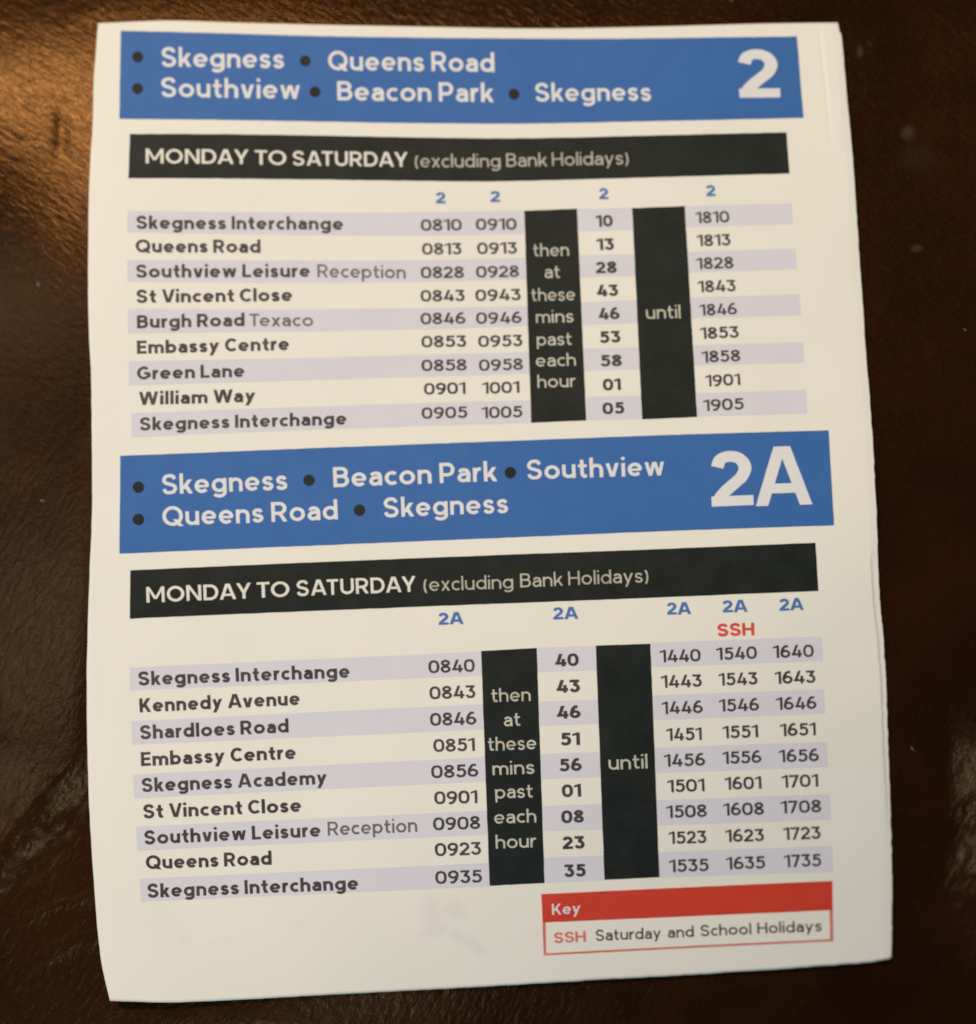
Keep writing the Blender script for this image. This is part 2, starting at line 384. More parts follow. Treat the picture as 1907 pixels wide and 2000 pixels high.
def glyph(c, w):
    h = w / 2; i = h
    if c == 'A': W = .84 + .3 * w; q = h * 1.12; return W, [diag(h, q, 0, W / 2 - h * .35, 1), diag(h, W - q, 0, W / 2 + h * .35, 1), hb(h * .95, W * .24, W * .76, .29)]
    if c == 'B': W = .70; return W, [vb(h, i, 0, 1), ('s', bowl(i, .38, W - i - .04, .53, 1 - i)), ('s', bowl(i, .40, W - i, i, .53))]
    if c == 'C': W = .84; return W, [('s', arc(W / 2, .5, W / 2 - i, .5 - i, 44, 316, 26))]
    if c == 'D': W = .80; return W, [vb(h, i, 0, 1), ('s', bowl(i, .36, W - i, i, 1 - i))]
    if c == 'E': W = .60; return W, [vb(h, i, 0, 1), hb(h, i, W, 1 - i), hb(h, i, W - .04, .51), hb(h, i, W, i)]
    if c == 'G': W = .86; return W, [('s', arc(W / 2, .5, W / 2 - i, .5 - i, 46, 345, 28)), hb(h, W * .52, W - i * .6, .47), vb(h, W - i, .18, .47)]
    if c == 'H': W = .76; return W, [vb(h, i, 0, 1), vb(h, W - i, 0, 1), hb(h, i, W - i, .51)]
    if c == 'I': return w, [vb(h, i, 0, 1)]
    if c == 'K': W = .74; return W, [vb(h, i, 0, 1), diag(h, i + h * .9, .34, W - h * 1.5, 1), diag(h, .33, .58, W - h * 1.2, 0)]
    if c == 'L': W = .56; return W, [vb(h, i, 0, 1), hb(h, i, W, i)]
    if c == 'M': W = .98; return W, [vb(h, i, 0, 1), vb(h, W - i, 0, 1), diag(h * .85, i * 1.1, 1, W / 2, .22), diag(h * .85, W - i * 1.1, 1, W / 2, .22)]
    if c == 'N': W = .80; return W, [vb(h, i, 0, 1), vb(h, W - i, 0, 1), diag(h * .9, i * 1.2, 1, W - i * 1.2, 0)]
    if c == 'O': W = .94; return W, [('o', arc(W / 2, .5, W / 2 - i, .5 - i, 0, 360, 32))]
    if c == 'P': W = .68; return W, [vb(h, i, 0, 1), ('s', bowl(i, .38, W - i, .40, 1 - i))]
    if c == 'Q': W = .94; return W, [('o', arc(W / 2, .5, W / 2 - i, .5 - i, 0, 360, 32)), diag(h, W * .62, .33, W * .90, -.03)]
    if c == 'R': W = .72; return W, [vb(h, i, 0, 1), ('s', bowl(i, .38, W - i - .02, .43, 1 - i)), diag(h, .38, .44, W - h * 1.1, 0)]
    if c == 'S': W = .70; return W, [('s', box(SS, i, i - .01, W - i, 1 - i + .01))]
    if c == 'T': W = .66; return W, [vb(h, W / 2, 0, 1 - w * .9), hb(h, 0, W, 1 - i)]
    if c == 'U': W = .76; return W, [('s', [(i, 1), (i, .7), (i, .45)] + arc(W / 2, .36, W / 2 - i, .36 - i, 180, 360, 14) + [(W - i, .45), (W - i, .7), (W - i, 1)])]
    if c == 'V': W = .82; q = h * 1.12; return W, [diag(h, q, 1, W / 2 - h * .3, 0), diag(h, W - q, 1, W / 2 + h * .3, 0)]
    if c == 'W':
        W = 1.20; q = h * 1.1; a = W * .28; b_ = W * .72
        return W, [diag(h, q, 1, a, 0), diag(h, W / 2 - h * .2, 1, a, 0), diag(h, W / 2 + h * .2, 1, b_, 0), diag(h, W - q, 1, b_, 0)]
    if c == 'Y': W = .80; q = h * 1.15; return W, [diag(h, q, 1, W / 2, .38), diag(h, W - q, 1, W / 2, .38), vb(h, W / 2, 0, .42)]
    if c == 'a': W = .58; return W, [('s', box([(.05, .80), (.25, .97), (.52, 1.0), (.84, .93), (1, .68), (1, .4), (1, .1)], i, i, W - i, X - i)), vb(h, W - i, 0, .2),
                                     ('s', box([(1, .60), (.6, .60), (.2, .53), (0, .29), (.16, .05), (.5, -.0), (.85, .12), (1, .36)], i, i, W - i, X - i))]
    if c in 'bdpq':
        W = .68; s = W / 2; left = c in 'bp'
        return W, [('o', arc(s, X / 2, s - i, X / 2 - i, 0, 360, 24)), vb(h, i if left else W - i, (0 if c in 'bd' else -.27), (1.02 if c in 'bd' else X))]
    if c == 'c': W = .60; return W, [('s', arc(.33, X / 2, .33 - i, X / 2 - i, 48, 312, 20))]
    if c == 'e': W = .67; return W, [('s', arc(W / 2, X / 2, W / 2 - i, X / 2 - i, 0, 318, 24) ), hb(h * .8, i, W - i * .5, X / 2 - .01)]
    if c == 'g': W = .68; return W, [('o', arc(W / 2, X / 2, W / 2 - i, X / 2 - i, 0, 360, 24)), vb(h, W - i, 0.0, X),
                                     ('s', [(W - i, .04)] + arc(W / 2, -.0, W / 2 - i, .27 - i, 0, -150, 12))]
    if c in 'hn': W = .62; return W, [vb(h, i, 0, 1.02 if c == 'h' else X), ('s', [(i, .36)] + arc(W / 2, X * .60, W / 2 - i, X * .40 - i, 165, 0, 12) + [(W - i, .3), (W - i, .15), (W - i, 0)])]
    if c == 'i': return w, [vb(h, i, 0, X), ('o', arc(i, .93, h * .55, h * .55, 0, 360, 10), h * .55)]
    if c == 'k': W = .60; return W, [vb(h, i, 0, 1.02), diag(h, i + h * .8, .22, W - h * 1.5, X), diag(h, .27, .42, W - h * 1.2, 0)]
    if c == 'l': return w, [vb(h, i, 0, 1.02)]
    if c == 'm':
        W = .98; v = (W - w) / 2 + w
        f = lambda x0: ('s', [(x0 + i, .36)] + arc(x0 + v / 2, X * .60, v / 2 - i, X * .40 - i, 165, 0, 10) + [(x0 + v - i, .3), (x0 + v - i, .15), (x0 + v - i, 0)])
        return W, [vb(h, i, 0, X), f(0), f(v - w)]
    if c == 'o': W = .70; return W, [('o', arc(W / 2, X / 2, W / 2 - i, X / 2 - i, 0, 360, 24))]
    if c == 'r': W = .40; return W, [vb(h, i, 0, X), ('s', box([(0, .5), (.25, .85), (.6, 1), (1.0, .98)], i, i, W - i * .4, X - i * .9))]
    if c == 's': W = .52; return W, [('s', box(SS, i, i - .01, W - i, X - i + .01))]
    if c == 't': W = .42; return W, [('s', box([(0, 1), (0, .8), (0, .5), (0, .22), (.22, .03), (.6, 0), (1, .04)], .10 + i, i, W - i * .3, .93)), hb(h * .9, 0, W - .01, X - i)]
    if c == 'u': W = .62; return W, [vb(h, W - i, 0, X), ('s', [(i, X), (i, .5), (i, .36)] + arc(W / 2, X * .40, W / 2 - i, X * .40 - i, 180, 350, 12))]
    if c == 'v': W = .62; q = h * 1.12; return W, [diag(h, q, X, W / 2 - h * .25, 0), diag(h, W - q, X, W / 2 + h * .25, 0)]
    if c == 'w':
        W = .92; q = h * 1.1; a = W * .28; b_ = W * .72; g_ = h * .92
        return W, [diag(g_, q, X, a, 0), diag(g_, W / 2 - h * .2, X, a, 0), diag(g_, W / 2 + h * .2, X, b_, 0), diag(g_, W - q, X, b_, 0)]
    if c == 'x': W = .58; q = h * 1.2; return W, [diag(h, q, X, W - q, 0), diag(h, W - q, X, q, 0)]
    if c == 'y': W = .64; q = h * 1.12; return W, [diag(h, q, X, W / 2 - h * .1, 0), diag(h, W - q, X, W * .36 - h, -.27)]
    if c == '0': W = .72; return W, [('o', arc(W / 2, .5, W / 2 - i, .5 - i, 0, 360, 28, 2.5))]
    if c == '1': W = .34 + h; return W, [vb(h, W - i, 0, 1), ('q', [(0, .80 - h * .6), (W - i, 1 - h * 1.5), (W - i, 1), (0, .80 + h * .9)])]
    if c == '2': W = .64; return W, [('s', box(TWO, i, w * .9, W - i, 1 - i)), hb(h, 0, W, i)]
    if c == '3': W = .64; return W, [hb(h, .03, W - .04, 1 - i), diag(h, W - i * 2.2, 1 - w * .95, .32, .56), ('s', box([(.34, .58), (.62, .575), (.92, .45), (1, .27), (.84, .06), (.5, 0), (.18, .05), (0, .2)], i, i, W - i, 1 - i + .04))]
    if c == '4': W = .72; return W, [vb(h, W * .74, 0, .60), diag(h, i + h * .6, .26, W * .54, 1), hb(h, .02, W, .25)]
    if c == '5': W = .66; return W, [hb(h, .12, W - .04, 1 - i), vb(h * .95, .10 + i, .50, 1 - w * .9), ('s', box([(.14, .60), (.45, .66), (.82, .60), (1, .35), (.85, .08), (.5, 0), (.18, .04), (0, .18)], i, i, W - i, 1 - i))]
    if c == '6': W = .68; return W, [('o', arc(W / 2, .32, W / 2 - i, .32 - i, 0, 360, 22)), ('s', catmull([(W - i * 1.6, 1 - i), (W * .5, .96 - i * .5), (i * 1.2 + .05, .66), (i, .34)], 5))]
    if c == '7': W = .62; return W, [hb(h, 0, W, 1 - i), diag(h, W - h * 1.3, 1 - w * .9, .22, 0)]
    if c == '8': W = .66; return W, [('o', arc(W / 2, .27 + .005, W / 2 - i, .27 - i + .01, 0, 360, 22)), ('o', arc(W / 2, .76, W / 2 - i - .03, .24 - i + .01, 0, 360, 22))]
    if c == '9': W = .68; return W, [('o', arc(W / 2, .68, W / 2 - i, .32 - i, 0, 360, 22)), ('s', catmull([(i * 1.6, i), (W * .5, .04 + i * .5), (W - i * 1.2 - .05, .34), (W - i, .66)], 5))]
    if c == '(': W = .26; return W, [('s', arc(W * 1.5, .38, W * 1.5 - i, .62, 128, 232, 10))]
    if c == ')': W = .26; return W, [('s', arc(-W * .5, .38, W * 1.5 - i, .62, 52, -52, 10))]
    raise ValueError(c)

def lean(px, py):
    if py < 870: return float(np.interp(px, [250, 1030, 1130, 1560], [0.0, .033, .043, .075]))
    return .04

rng = np.random.RandomState(5)
def text(name, s, x0, y0, x1, y1, cap, w, mat, parent, gap=.115, off=L3, label=None, space=.36):
    glyphs = []; cur = 0
    for k, c in enumerate(s):
        if c == ' ': cur += space - gap; continue
        W, prims = glyph(c, w); glyphs.append((cur, prims)); cur += W + gap
        nxt = s[k + 1] if k + 1 < len(s) else ''
        if c in 'Cc' and nxt not in (' ', ''): cur -= .11 if c == 'C' else .06
        if c in 'rk': cur -= .03
        if c + nxt in ('AY', 'AT', 'DA', 'TO', 'Te', 'Vi', 'Wa', 'Av', 'AU'): cur -= .10 if c + nxt in ('AY', 'AT', 'Te') else .05
    total = cur - gap
    ln = lean((x0 + x1) / 2, y0)
    V, F = [], []; zi = 0; zs = []
    seg = 9.0 / cap                                 # longest piece, so that lettering follows the sheet
    for ox, prims in glyphs:
        jit = rng.uniform(-.008, .008)
        for pr in prims:
            zi = (zi + 1) % 7
            kind, pts = pr[0], pr[1]; hw = pr[2] if len(pr) > 2 else w / 2
            if kind == 'q':
                a, b_, c_, d = [np.array(p) for p in pts]
                n = max(1, int(math.ceil(max(np.linalg.norm(d - a), np.linalg.norm(b_ - a)) / seg)))
                for u in range(n + 1):
                    for v in range(n + 1):
                        p = (a * (1 - v / n) + b_ * v / n) * (1 - u / n) + (d * (1 - v / n) + c_ * v / n) * u / n
                        V.append((p[0] + ox, p[1] + jit)); zs.append(zi)
                b0 = len(V) - (n + 1) ** 2
                for u in range(n):
                    for v in range(n): k = b0 + u * (n + 1) + v; F.append([k, k + 1, k + n + 2, k + n + 1])
            else:
                closed = kind == 'o'
                p = [np.array(q) for q in pts]
                if closed and np.linalg.norm(p[0] - p[-1]) < 1e-6: p = p[:-1]
                q = [p[0]]
                for k in p[1:]:
                    if np.linalg.norm(k - q[-1]) > 1e-5: q.append(k)
                p = q; m_ = len(p); b0 = len(V)
                for k in range(m_):
                    a = p[k - 1] if (k > 0 or closed) else p[k]; c_ = p[(k + 1) % m_] if (k < m_ - 1 or closed) else p[k]
                    t = (c_ - a) / max(1e-9, np.linalg.norm(c_ - a)); nrm = np.array([-t[1], t[0]])
                    V.append(p[k] + nrm * hw + (ox, jit)); V.append(p[k] - nrm * hw + (ox, jit)); zs += [zi, zi]
                for k in range(m_ if closed else m_ - 1):
                    a = b0 + 2 * k; c_ = b0 + 2 * ((k + 1) % m_); F.append([a, a + 1, c_ + 1, c_])
    V = np.array(V); zs = np.array(zs)
    px = x0 + (x1 - x0) * V[:, 0] / total - ln * cap * V[:, 1]
    py = y0 + (y1 - y0) * V[:, 0] / total - cap * V[:, 1]
    px = px + vnoise(px / 4, py / 4, 61) * .22; py = py + vnoise(px / 4, py / 4, 62) * .22
    z = sheet_relief(px, py) + off + zs * 0.0000022
    o = obj(name, point(px, py, z), F, mat, parent)
    # all faces turned up
    nz = np.empty(len(o.data.polygons) * 3); o.data.polygons.foreach_get('normal', nz)
    if (nz[2::3] < 0).any():
        F2 = [f[::-1] if nz[3 * k + 2] < 0 else f for k, f in enumerate(F)]
        me = bpy.data.meshes.new(name); me.from_pydata([tuple(map(float, v)) for v in point(px, py, z)], [], F2); me.materials.append(mat); old = o.data; o.data = me; bpy.data.meshes.remove(old)
    if label: o['label'] = label
    return o

def dot(x, y, r, parent):
    n = 22; a = np.linspace(0, 2 * pi, n, endpoint=False)
    px = np.concatenate([[x], x + r * np.cos(a)]); py = np.concatenate([[y], y + r * np.sin(a)])
    p = on_sheet(px, py, L3)
    return obj('bullet_dot', p, [[0, 1 + (k + 1) % n, 1 + k] for k in range(n)], M_BLACK, parent)

# ---- upper banner
b1 = patch('route_banner', [(236, 60), (420, 64.5), (603, 70), (800, 73.3), (1000, 75), (1172, 75.7), (1353, 73.6), (1557, 71.1)],
           [(233.4, 232), (420, 234), (603, 237), (800, 240.2), (1000, 241.5), (1172, 238.8), (1353, 235), (1569.7, 230.2)], M_BLUE, thing,
           label='upper blue banner of route 2')
for x, y in ((269.2, 111), (268.7, 173), (596.5, 118.7), (615.4, 179.3), (1004.2, 183.7)): dot(x, y, 10.6, b1)
BW = .166
text('place_name', 'Skegness', 315.6, 130, 555.5, 133.4, 38, BW, M_WHITE, b1)
text('place_name', 'Queens Road', 641.7, 136.8, 966.2, 140.6, 38, BW, M_WHITE, b1)
text('place_name', 'Southview', 315, 189.2, 586.8, 193, 38, BW, M_WHITE, b1)
text('place_name', 'Beacon Park', 659.6, 196.2, 964, 199.2, 37.5, BW, M_WHITE, b1)
text('place_name', 'Skegness', 1046.3, 198.3, 1272.6, 196.6, 36, BW, M_WHITE, b1)
text('route_number', '2', 1445, 191.7, 1525, 190.6, 95, .20, M_WHITE, b1, label='large white number 2')

# ---- upper heading bar
h1 = patch('heading_bar', [(254.2, 261.4), (430, 262), (603, 264.4), (800, 268), (950, 270.2), (1080, 269.2), (1217, 266), (1380, 262), (1536.6, 258.3)],
           [(251, 348), (430, 348.5), (603, 350.5), (800, 353), (950, 354.3), (1080, 351.8), (1217, 348), (1380, 343.3), (1542.5, 338.9)], M_BLACK, thing)
HW = .165; LW = .12
text('heading_word', 'MONDAY', 285, 319, 486, 320.6, 28.5, HW, M_CREAM, h1)
text('heading_word', 'TO', 498.4, 321.3, 559.6, 322.4, 28.5, HW, M_CREAM, h1)
text('heading_word', 'SATURDAY', 572, 323, 797, 326, 28.5, HW, M_CREAM, h1)
text('heading_word', '(excluding', 811, 327, 978, 326.5, 26, LW, M_LIGHTTXT, h1)
text('heading_word', 'Bank', 989.6, 325.6, 1068.5, 324.6, 26, LW, M_LIGHTTXT, h1)
text('heading_word', 'Holidays)', 1079, 324, 1228.4, 320.8, 26, LW, M_LIGHTTXT, h1)

# ---- upper table: pale stripes
for a in (
    ([(249, 411.7), (520, 414.5), (800, 415), (1024, 411)], [(249, 453.8), (520, 458), (800, 460), (1024, 457.3)]),
    ([(1127.3, 408), (1235, 406)], [(1129, 451.5), (1237, 448.7)]),
    ([(1338, 402.5), (1546.8, 397.5)], [(1340, 443.3), (1549, 437.4)]),
    ([(249, 507.3), (520, 508.5), (800, 508.4), (1027, 503.8)], [(249, 550.3), (520, 552), (800, 551), (1029, 545.5)]),
    ([(1131, 498.8), (1239, 496.3)], [(1133, 541.6), (1241, 539)]),
    ([(1342, 491.8), (1554.4, 485.6)], [(1344, 532.6), (1556, 525)]),
    ([(250, 603.3), (520, 604), (800, 602.2), (1030, 598)], [(250, 650.6), (520, 648), (800, 643.6), (1032, 637)]),
    ([(1135, 590), (1243, 587)], [(1137, 634.5), (1245, 630.5)]),
    ([(1347, 581.3), (1562, 574.7)], [(1349, 621.8), (1564, 615.3)]),
    ([(252, 705.3), (520, 700.5), (800, 693.6), (1033, 687.8)], [(252, 753), (520, 744.5), (800, 736.5), (1035, 729.6)]),
    ([(1139, 681.2), (1247, 678.7)], [(1141, 724.4), (1249, 721.3)]),
    ([(1352, 674.4), (1569, 668.3)], [(1354, 713.8), (1571, 708)]),
    ([(256.6, 807.3), (520, 797), (800, 788), (1036, 781.6)], [(256.6, 854.5), (520, 842.5), (800, 833), (1038, 826)]),
    ([(1143, 775.8), (1252, 772.7)], [(1145, 821), (1254, 818.2)]),
    ([(1358, 768.2), (1574.5, 761.2)], [(1360.5, 813.5), (1577, 807.4)])):
    patch('row_stripe', a[0], a[1], M_LAV, thing)

RW = .20
for s, x0, y0, x1, y1 in (
    ('Skegness Interchange', 266.5, 446.8, 670.6, 449), ('Queens Road', 265.2, 492.8, 509, 493.4), ('Southview Leisure', 266, 542.3, 605.8, 541),
    ('St Vincent Close', 266.5, 591.2, 571, 588), ('Burgh Road', 268, 641, 478, 636.7), ('Embassy Centre', 268, 690.8, 564.8, 683.5),
    ('Green Lane', 268, 741.5, 477.8, 736), ('William Way', 271.6, 790.8, 499, 784.5), ('Skegness Interchange', 273.4, 841, 677, 829)):
    text('stop_name', s, x0, y0, x1, y1, 25.5, RW, M_NAME, thing)
text('stop_name', 'Reception', 620.5, 541.4, 792.7, 544, 25.5, .15, M_GREY, thing, label='thin grey lettering after the bold stop name')
text('stop_name', 'Texaco', 487.5, 637, 612, 637, 24.5, .15, M_GREY, thing, label='thin grey lettering after the bold stop name')

TW = .172; TC = 22.3
col1 = [('0810', 822.4, 450.6, 902.3), ('0813', 825, 497.3, 901.7), ('0828', 822.4, 543.4, 906.6), ('0843', 822, 589, 908), ('0846', 822, 633.6, 909.8),
        ('0853', 823.6, 678.5, 911), ('0858', 823.6, 725, 912), ('0901', 828.5, 770.5, 909.6), ('0905', 824, 818, 913.3)]
col2 = [('0910', 930, 449.5, 1009.4), ('0913', 932.6, 496.3, 1010), ('0928', 930.5, 542.3, 1014.3), ('0943', 929, 588, 1017.5), ('0946', 930.5, 632.8, 1019.6),
        ('0953', 934.6, 677.8, 1020.7), ('0958', 936, 724.4, 1022), ('1001', 942.7, 769, 1015), ('1005', 941.4, 817.2, 1020.7)]
col3 = [('1810', 1359.6, 436, 1425.3), ('1813', 1361.9, 481, 1427.5), ('1828', 1361, 526, 1433.4), ('1843', 1364, 571, 1437.5), ('1846', 1367.3, 616.6, 1440.2),
        ('1853', 1368.6, 662, 1443.4), ('1858', 1371.8, 708.2, 1446.6), ('1901', 1379, 754.8, 1446.6), ('1905', 1374.5, 803, 1453.4)]
for col, sl in ((col1, -.006), (col2, -.014), (col3, -.028)):
    for k, (s, x0, y, x1) in enumerate(col): text('departure_time', s, x0, y, x1, y + (x1 - x0) * (sl - .0022 * k), TC, TW, M_TIME, thing, gap=.075)
for k, (s, x0, y, x1) in enumerate((('10', 1164.8, 443, 1197.4), ('13', 1166, 488.6, 1199.6), ('28', 1164.8, 534, 1205.5), ('43', 1166, 579, 1207.8), ('46', 1169.3, 624.2, 1211),
                     ('53', 1171.5, 669.6, 1212.3), ('58', 1173, 716.2, 1215.5), ('01', 1178.3, 762.8, 1213.2), ('05', 1177.4, 809.2, 1220))):
    text('minute_number', s, x0, y, x1, y - (x1 - x0) * (.02 + .002 * k), 22.6, .215, M_MIN, thing, gap=.075)
for x0, y, x1 in ((851.8, 397.2, 870.8), (958.4, 394.7, 977.2), (1170.6, 389, 1189), (1380, 383.2, 1398.2)):
    text('column_number', '2', x0, y, x1, y - .4, 21.5, .20, M_BLUETXT, thing)

k1 = patch('column_block', [(1024.3, 411.8), (1127.3, 407.6)], [(1037.9, 825.8), (1145.3, 821)], M_BLACK, thing, L2)
k2 = patch('column_block', [(1235, 406.4), (1337.8, 402.5)], [(1254.5, 819), (1361.9, 814.4)], M_BLACK, thing, L2)
for s, x0, y, x1 in (('then', 1042, 501, 1112), ('at', 1064.4, 543.3, 1094.4), ('these', 1038.5, 588.3, 1123.7), ('mins', 1047.5, 631, 1120.8), ('past', 1049.2, 675, 1117.2),
                     ('each', 1047.3, 716, 1125.3), ('hour', 1050.6, 757.5, 1124.5)):
    text('block_word', s, x0, y, x1, y - (x1 - x0) * .022, 25, .125, M_WORD, k1)
text('block_word', 'until', 1263, 623, 1330, 621.4, 26, .125, M_WORD, k2)

# ---- lower banner
b2 = patch('route_banner', [(235.3, 890.3), (430, 882.6), (633, 874.4), (820, 867.4), (1030, 859.7), (1262, 851), (1450, 845), (1619, 840.4)],
           [(233.5, 1081.5), (430, 1073.2), (633, 1064.9), (820, 1057), (1030, 1048.6), (1262, 1038.8), (1450, 1032), (1629.5, 1026.2)], M_BLUE, thing,
           label='lower blue banner of route 2A')
for x, y in ((270.6, 951.4), (270.6, 1014.4), (603.7, 937.8), (702.4, 996.3), (997, 923)): dot(x, y, 11.2, b2)
text('place_name', 'Skegness', 317.3, 966, 562, 956, 39, BW, M_WHITE, b2)
text('place_name', 'Beacon Park', 652, 951.6, 970.7, 939.5, 39, BW, M_WHITE, b2)
text('place_name', 'Southview', 1030, 936.8, 1298.7, 928, 38, BW, M_WHITE, b2)
text('place_name', 'Queens Road', 318.2, 1027.5, 660.3, 1014.6, 38.5, BW, M_WHITE, b2)
text('place_name', 'Skegness', 750, 1010.6, 993.3, 1001.6, 38.5, BW, M_WHITE, b2)
text('route_number', '2', 1390.6, 991, 1472.6, 987.6, 108, .195, M_WHITE, b2, label='large white number 2')
text('route_letter', 'A', 1475.6, 988.4, 1588, 984.6, 115, .185, M_WHITE, b2, label='large white letter A')

# ---- lower heading bar
h2 = patch('heading_bar', [(254.8, 1114), (430, 1106), (633, 1097.4), (820, 1090), (1030, 1081.8), (1262, 1073.4), (1430, 1066.5), (1593.3, 1060)],
           [(253.9, 1208.3), (430, 1200.8), (633, 1192.5), (820, 1185), (1030, 1177), (1262, 1168), (1430, 1161), (1599, 1154.4)], M_BLACK, thing)
text('heading_word', 'MONDAY', 286.8, 1177, 491.7, 1168.6, 30.5, HW, M_CREAM, h2)
text('heading_word', 'TO', 502.6, 1168, 566, 1165.2, 30.5, HW, M_CREAM, h2)
text('heading_word', 'SATURDAY', 580, 1164.3, 813, 1155.3, 30.5, HW, M_CREAM, h2)
text('heading_word', '(excluding', 828, 1155, 1003, 1149, 27, LW, M_LIGHTTXT, h2)
text('heading_word', 'Bank', 1017, 1147.4, 1099.4, 1144, 27, LW, M_LIGHTTXT, h2)
text('heading_word', 'Holidays)', 1110.7, 1142.8, 1267, 1137, 27, LW, M_LIGHTTXT, h2)

# ---- lower table
for a in (
    ([(254, 1304), (480, 1293.5), (720, 1282.8), (940, 1272.3)], [(254, 1348.6), (480, 1339), (720, 1328.6), (942, 1319.3)]),
    ([(1049, 1265.6), (1164, 1261)], [(1051, 1312.4), (1166, 1309)]),
    ([(1271, 1255.4), (1605, 1243)], [(1273, 1303), (1607.5, 1290.5)]),
    ([(256.6, 1408.7), (480, 1397.5), (720, 1386), (944, 1374.8)], [(258, 1454.4), (480, 1445), (720, 1434.5), (946, 1424.6)]),
    ([(1053, 1370.4), (1168, 1366.4)], [(1055, 1417.6), (1170, 1413.4)]),
    ([(1275, 1357.6), (1609.6, 1346.5)], [(1277, 1406.2), (1612, 1393.8)]),
    ([(260.3, 1512.6), (480, 1502), (720, 1490), (947.5, 1478.6)], [(262, 1559.4), (480, 1548.5), (720, 1537), (949, 1526)]),
    ([(1056, 1472.8), (1171.5, 1468.3)], [(1058, 1521.4), (1173, 1517.4)]),
    ([(1279, 1460.4), (1615, 1448.5)], [(1281, 1510), (1617.5, 1498)]),
    ([(265.7, 1614.5), (480, 1604.7), (720, 1594), (951, 1583.2)], [(268, 1661.5), (480, 1651.5), (720, 1640.5), (953, 1630)]),
    ([(1060, 1573.8), (1175.5, 1570.3)], [(1062, 1623.4), (1177, 1619.8)]),
    ([(1283, 1563), (1620.6, 1551)], [(1285, 1612), (1623, 1600.8)]),
    ([(273, 1716.4), (480, 1707), (720, 1696), (954.5, 1685.4)], [(275.5, 1761), (480, 1752), (720, 1741.5), (956.5, 1731)]),
    ([(1063.5, 1675.6), (1179, 1671)], [(1065, 1724.4), (1180.6, 1719.6)]),
    ([(1287, 1664.3), (1625.6, 1652)], [(1288.5, 1713.6), (1628, 1702.5)])):
    patch('row_stripe', a[0], a[1], M_LAV, thing)
for s, x0, y0, x1, y1 in (
    ('Skegness Interchange', 270.7, 1338.8, 683.6, 1323.3), ('Kennedy Avenue', 273.2, 1391.4, 586, 1376.6), ('Shardloes Road', 274, 1444, 564.3, 1430.4),
    ('Embassy Centre', 276, 1496.4, 578.4, 1482), ('Skegness Academy', 277.4, 1547, 639, 1531), ('St Vincent Close', 280.3, 1598.5, 588.8, 1585.4),
    ('Southview Leisure', 282.4, 1649.2, 626.7, 1634), ('Queens Road', 285.7, 1698, 531, 1688.6), ('Skegness Interchange', 288.6, 1753.6, 700.2, 1737.2)):
    text('stop_name', s, x0, y0, x1, y1, 27, RW, M_NAME, thing)
text('stop_name', 'Reception', 640.8, 1632, 815.4, 1624.6, 27, .15, M_GREY, thing, label='thin grey lettering after the bold stop name')

A0 = [('0840', 837.5, 1315, 928), ('0843', 839.5, 1366, 929), ('0846', 840.8, 1417.8, 931), ('0851', 847, 1469, 928), ('0856', 842.9, 1520, 935),
      ('0901', 849, 1571, 933), ('0908', 846.6, 1621.8, 938.5), ('0923', 850, 1672, 940), ('0935', 850.8, 1726.4, 942)]
A1 = [('1440', 1289.7, 1294, 1369), ('1443', 1292, 1343.7, 1371.2), ('1446', 1293.3, 1395, 1373.5), ('1451', 1302.4, 1447, 1371.2), ('1456', 1297.8, 1497.7, 1378),
      ('1501', 1304.2, 1547.6, 1376.7), ('1508', 1302.4, 1598, 1381.2), ('1523', 1306.9, 1648.6, 1380.3), ('1535', 1307.8, 1703.7, 1384.8)]
A2 = [('1540', 1399.8, 1289.2, 1479), ('1543', 1404.3, 1339.2, 1480), ('1546', 1405.2, 1390.2, 1483.2), ('1551', 1412, 1442.3, 1481.3), ('1556', 1412, 1492.4, 1487.7),
      ('1601', 1416.5, 1542.6, 1487.7), ('1608', 1413.4, 1593.4, 1492.7), ('1623', 1417.4, 1645, 1492.7), ('1635', 1418.8, 1698.5, 1495)]
A3 = [('1640', 1510.3, 1285.4, 1590), ('1643', 1514, 1336, 1593.2), ('1646', 1517, 1386.8, 1595.5), ('1651', 1524.4, 1438, 1594), ('1656', 1522, 1489.2, 1600),
      ('1701', 1527.5, 1538.6, 1598.7), ('1708', 1525.3, 1588.8, 1604.6), ('1723', 1530.7, 1640.5, 1603.2), ('1735', 1532, 1694, 1604.6)]
for k, col in enumerate((A0, A1, A2, A3)):
    for s, x0, y, x1 in col: text('departure_time', s, x0, y, x1, y - (x1 - x0) * .033, 25 if k == 0 else 24.3, TW, M_TIME, thing, gap=.075)
for s, x0, y, x1 in (('40', 1084.4, 1302, 1131), ('43', 1086.7, 1353, 1133.3), ('46', 1088, 1403.8, 1134.7), ('51', 1094.8, 1456, 1133.3), ('56', 1092.6, 1506.8, 1137),
                     ('01', 1098, 1557, 1135.6), ('08', 1097, 1607.8, 1141), ('23', 1099.4, 1658.5, 1142.4), ('35', 1102.5, 1713, 1144.7)):
    text('minute_number', s, x0, y, x1, y - (x1 - x0) * .035, 24.6, .215, M_MIN, thing, gap=.075)
for x0, y, x1 in ((857, 1220.3, 906), (1081.2, 1210, 1130.2), (1303.3, 1200.8, 1350.8), (1412, 1196.4, 1461), (1523, 1193, 1570.6)):
    text('column_number', '2A', x0, y, x1, y - 1.8, 23.6, .20, M_BLUETXT, thing, gap=.05)
text('column_note', 'SSH', 1401.5, 1243, 1474, 1240.4, 24.5, .20, M_REDTXT, thing, gap=.08)

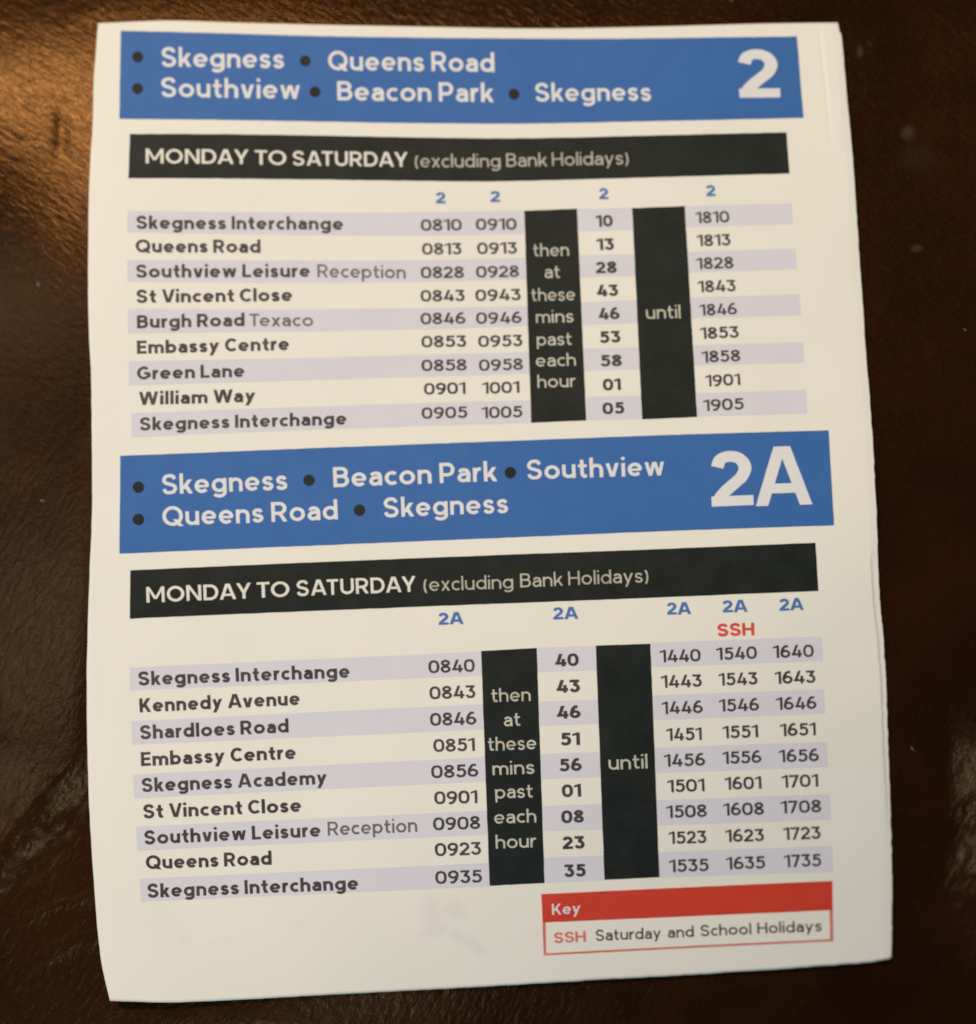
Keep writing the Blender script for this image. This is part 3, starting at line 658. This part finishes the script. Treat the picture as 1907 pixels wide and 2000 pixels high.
k3 = patch('column_block', [(939.9, 1271.4), (1048.6, 1265.5)], [(956.6, 1730), (1064, 1724.6)], M_BLACK, thing, L2)
k4 = patch('column_block', [(1164, 1261), (1270.6, 1257.2)], [(1181, 1718.6), (1288.3, 1713.2)], M_BLACK, thing, L2)
for s, x0, y, x1 in (('then', 960.6, 1371.5, 1037), ('at', 984.9, 1418.6, 1016.8), ('these', 954, 1466.5, 1048), ('mins', 962.7, 1513.8, 1044.6), ('past', 968, 1560, 1041.2),
                     ('each', 966, 1609, 1048), ('hour', 969, 1657.6, 1047.8)):
    text('block_word', s, x0, y, x1, y - (x1 - x0) * .035, 26.5, .13, M_WORD, k3)
text('block_word', 'until', 1189.5, 1503.6, 1265.4, 1500.6, 28, .13, M_WORD, k4)

# ---- key
key = patch('key_box', [(1057.6, 1746.4), (1340, 1733.2), (1626, 1720.4)], [(1060, 1802), (1340, 1790), (1627, 1777.6)], M_RED, thing, label='red box of the key')
patch('key_border', [(1060, 1802), (1066, 1801.7)], [(1062, 1866), (1067, 1866)], M_REDLINE, key)
patch('key_border', [(1620.4, 1777.9), (1627, 1777.6)], [(1622, 1838.6), (1628, 1838.2)], M_REDLINE, key)
patch('key_border', [(1067, 1861.9), (1340, 1847.8), (1622, 1834.4)], [(1067, 1866), (1340, 1852), (1622, 1838.6)], M_REDLINE, key)
text('key_word', 'Key', 1079, 1787, 1134.4, 1784, 21.5, .16, M_WHITE, key)
text('key_word', 'SSH', 1082.4, 1841.8, 1144.6, 1839, 20.5, .18, M_REDLINE, key, gap=.08, label='red letters SSH')
KW = .14
for s, x0, y0, x1, y1 in (('Saturday', 1164, 1837.6, 1291.6, 1832.5), ('and', 1305, 1831.8, 1355.6, 1829.7), ('School', 1368.8, 1828.6, 1467.8, 1824.4), ('Holidays', 1480, 1823.8, 1605.6, 1818.6)):
    text('key_word', s, x0, y0, x1, y1, 21.5, KW, M_NAME, key)

# ------------------------------------------------------------------ lint on the leather
ml, nt, b = newmat('lint'); tc = nt.nodes.new('ShaderNodeTexCoord')
nt.links.new(mixc(maprange(noise(9000, 2).outputs['Fac'], 0.4, 0.6), (0.16, 0.14, 0.11), (0.30, 0.27, 0.23)), b.inputs['Base Color'])
b.inputs['Roughness'].default_value = 0.9
def lint(px, py, size, ang, label, n=3, seed=0):
    r = np.random.RandomState(seed); V = []; F = []
    for k in range(n):
        a = ang + r.uniform(-.7, .7); L = size * r.uniform(.7, 1.2); bend = r.uniform(-.5, .5)
        ox, oy = r.uniform(-.25, .25, 2) * size
        m_ = 7; rad = 0.9 / 13700
        for j in range(m_):
            t = j / (m_ - 1) - .5
            x = px + ox + cos(a) * t * L - sin(a) * bend * L * t * t; y = py + oy + sin(a) * t * L + cos(a) * bend * L * t * t
            z = float(leather_height(np.float64(x), np.float64(y))) + rad * 1.2 + (0.25 - t * t) * .00018
            p = point(np.float64(x), np.float64(y), z); rr = rad * (1 - 1.2 * abs(t))
            for q in range(5):
                g = q / 5 * 2 * pi; V.append(p + np.array([-sin(-a) * cos(g) * rr, cos(-a) * cos(g) * rr, sin(g) * rr]))
        b0 = k * m_ * 5
        for j in range(m_ - 1):
            for q in range(5): F.append([b0 + j * 5 + q, b0 + j * 5 + (q + 1) % 5, b0 + (j + 1) * 5 + (q + 1) % 5, b0 + (j + 1) * 5 + q])
    o = obj('lint_fleck', V, F, ml); o['label'] = label; o['category'] = 'lint'; o['group'] = 'flecks of lint on the leather'
lint(75, 557, 9, 1.2, 'pale lint fleck on the leather left of the upper table', 4, 1)
lint(83, 979, 9, 0.2, 'pale lint fleck on the leather left of the lower blue banner', 3, 2)
lint(1783, 1462, 9, 0.6, 'tiny lint fleck on the leather right of the lower table', 2, 3)
lint(1885, 644, 5, 0.6, 'tiny lint fleck near the right edge of the leather', 2, 4)
lint(1430, 1, 6, 0.2, 'tiny lint fleck on the leather above the sheet', 2, 6)
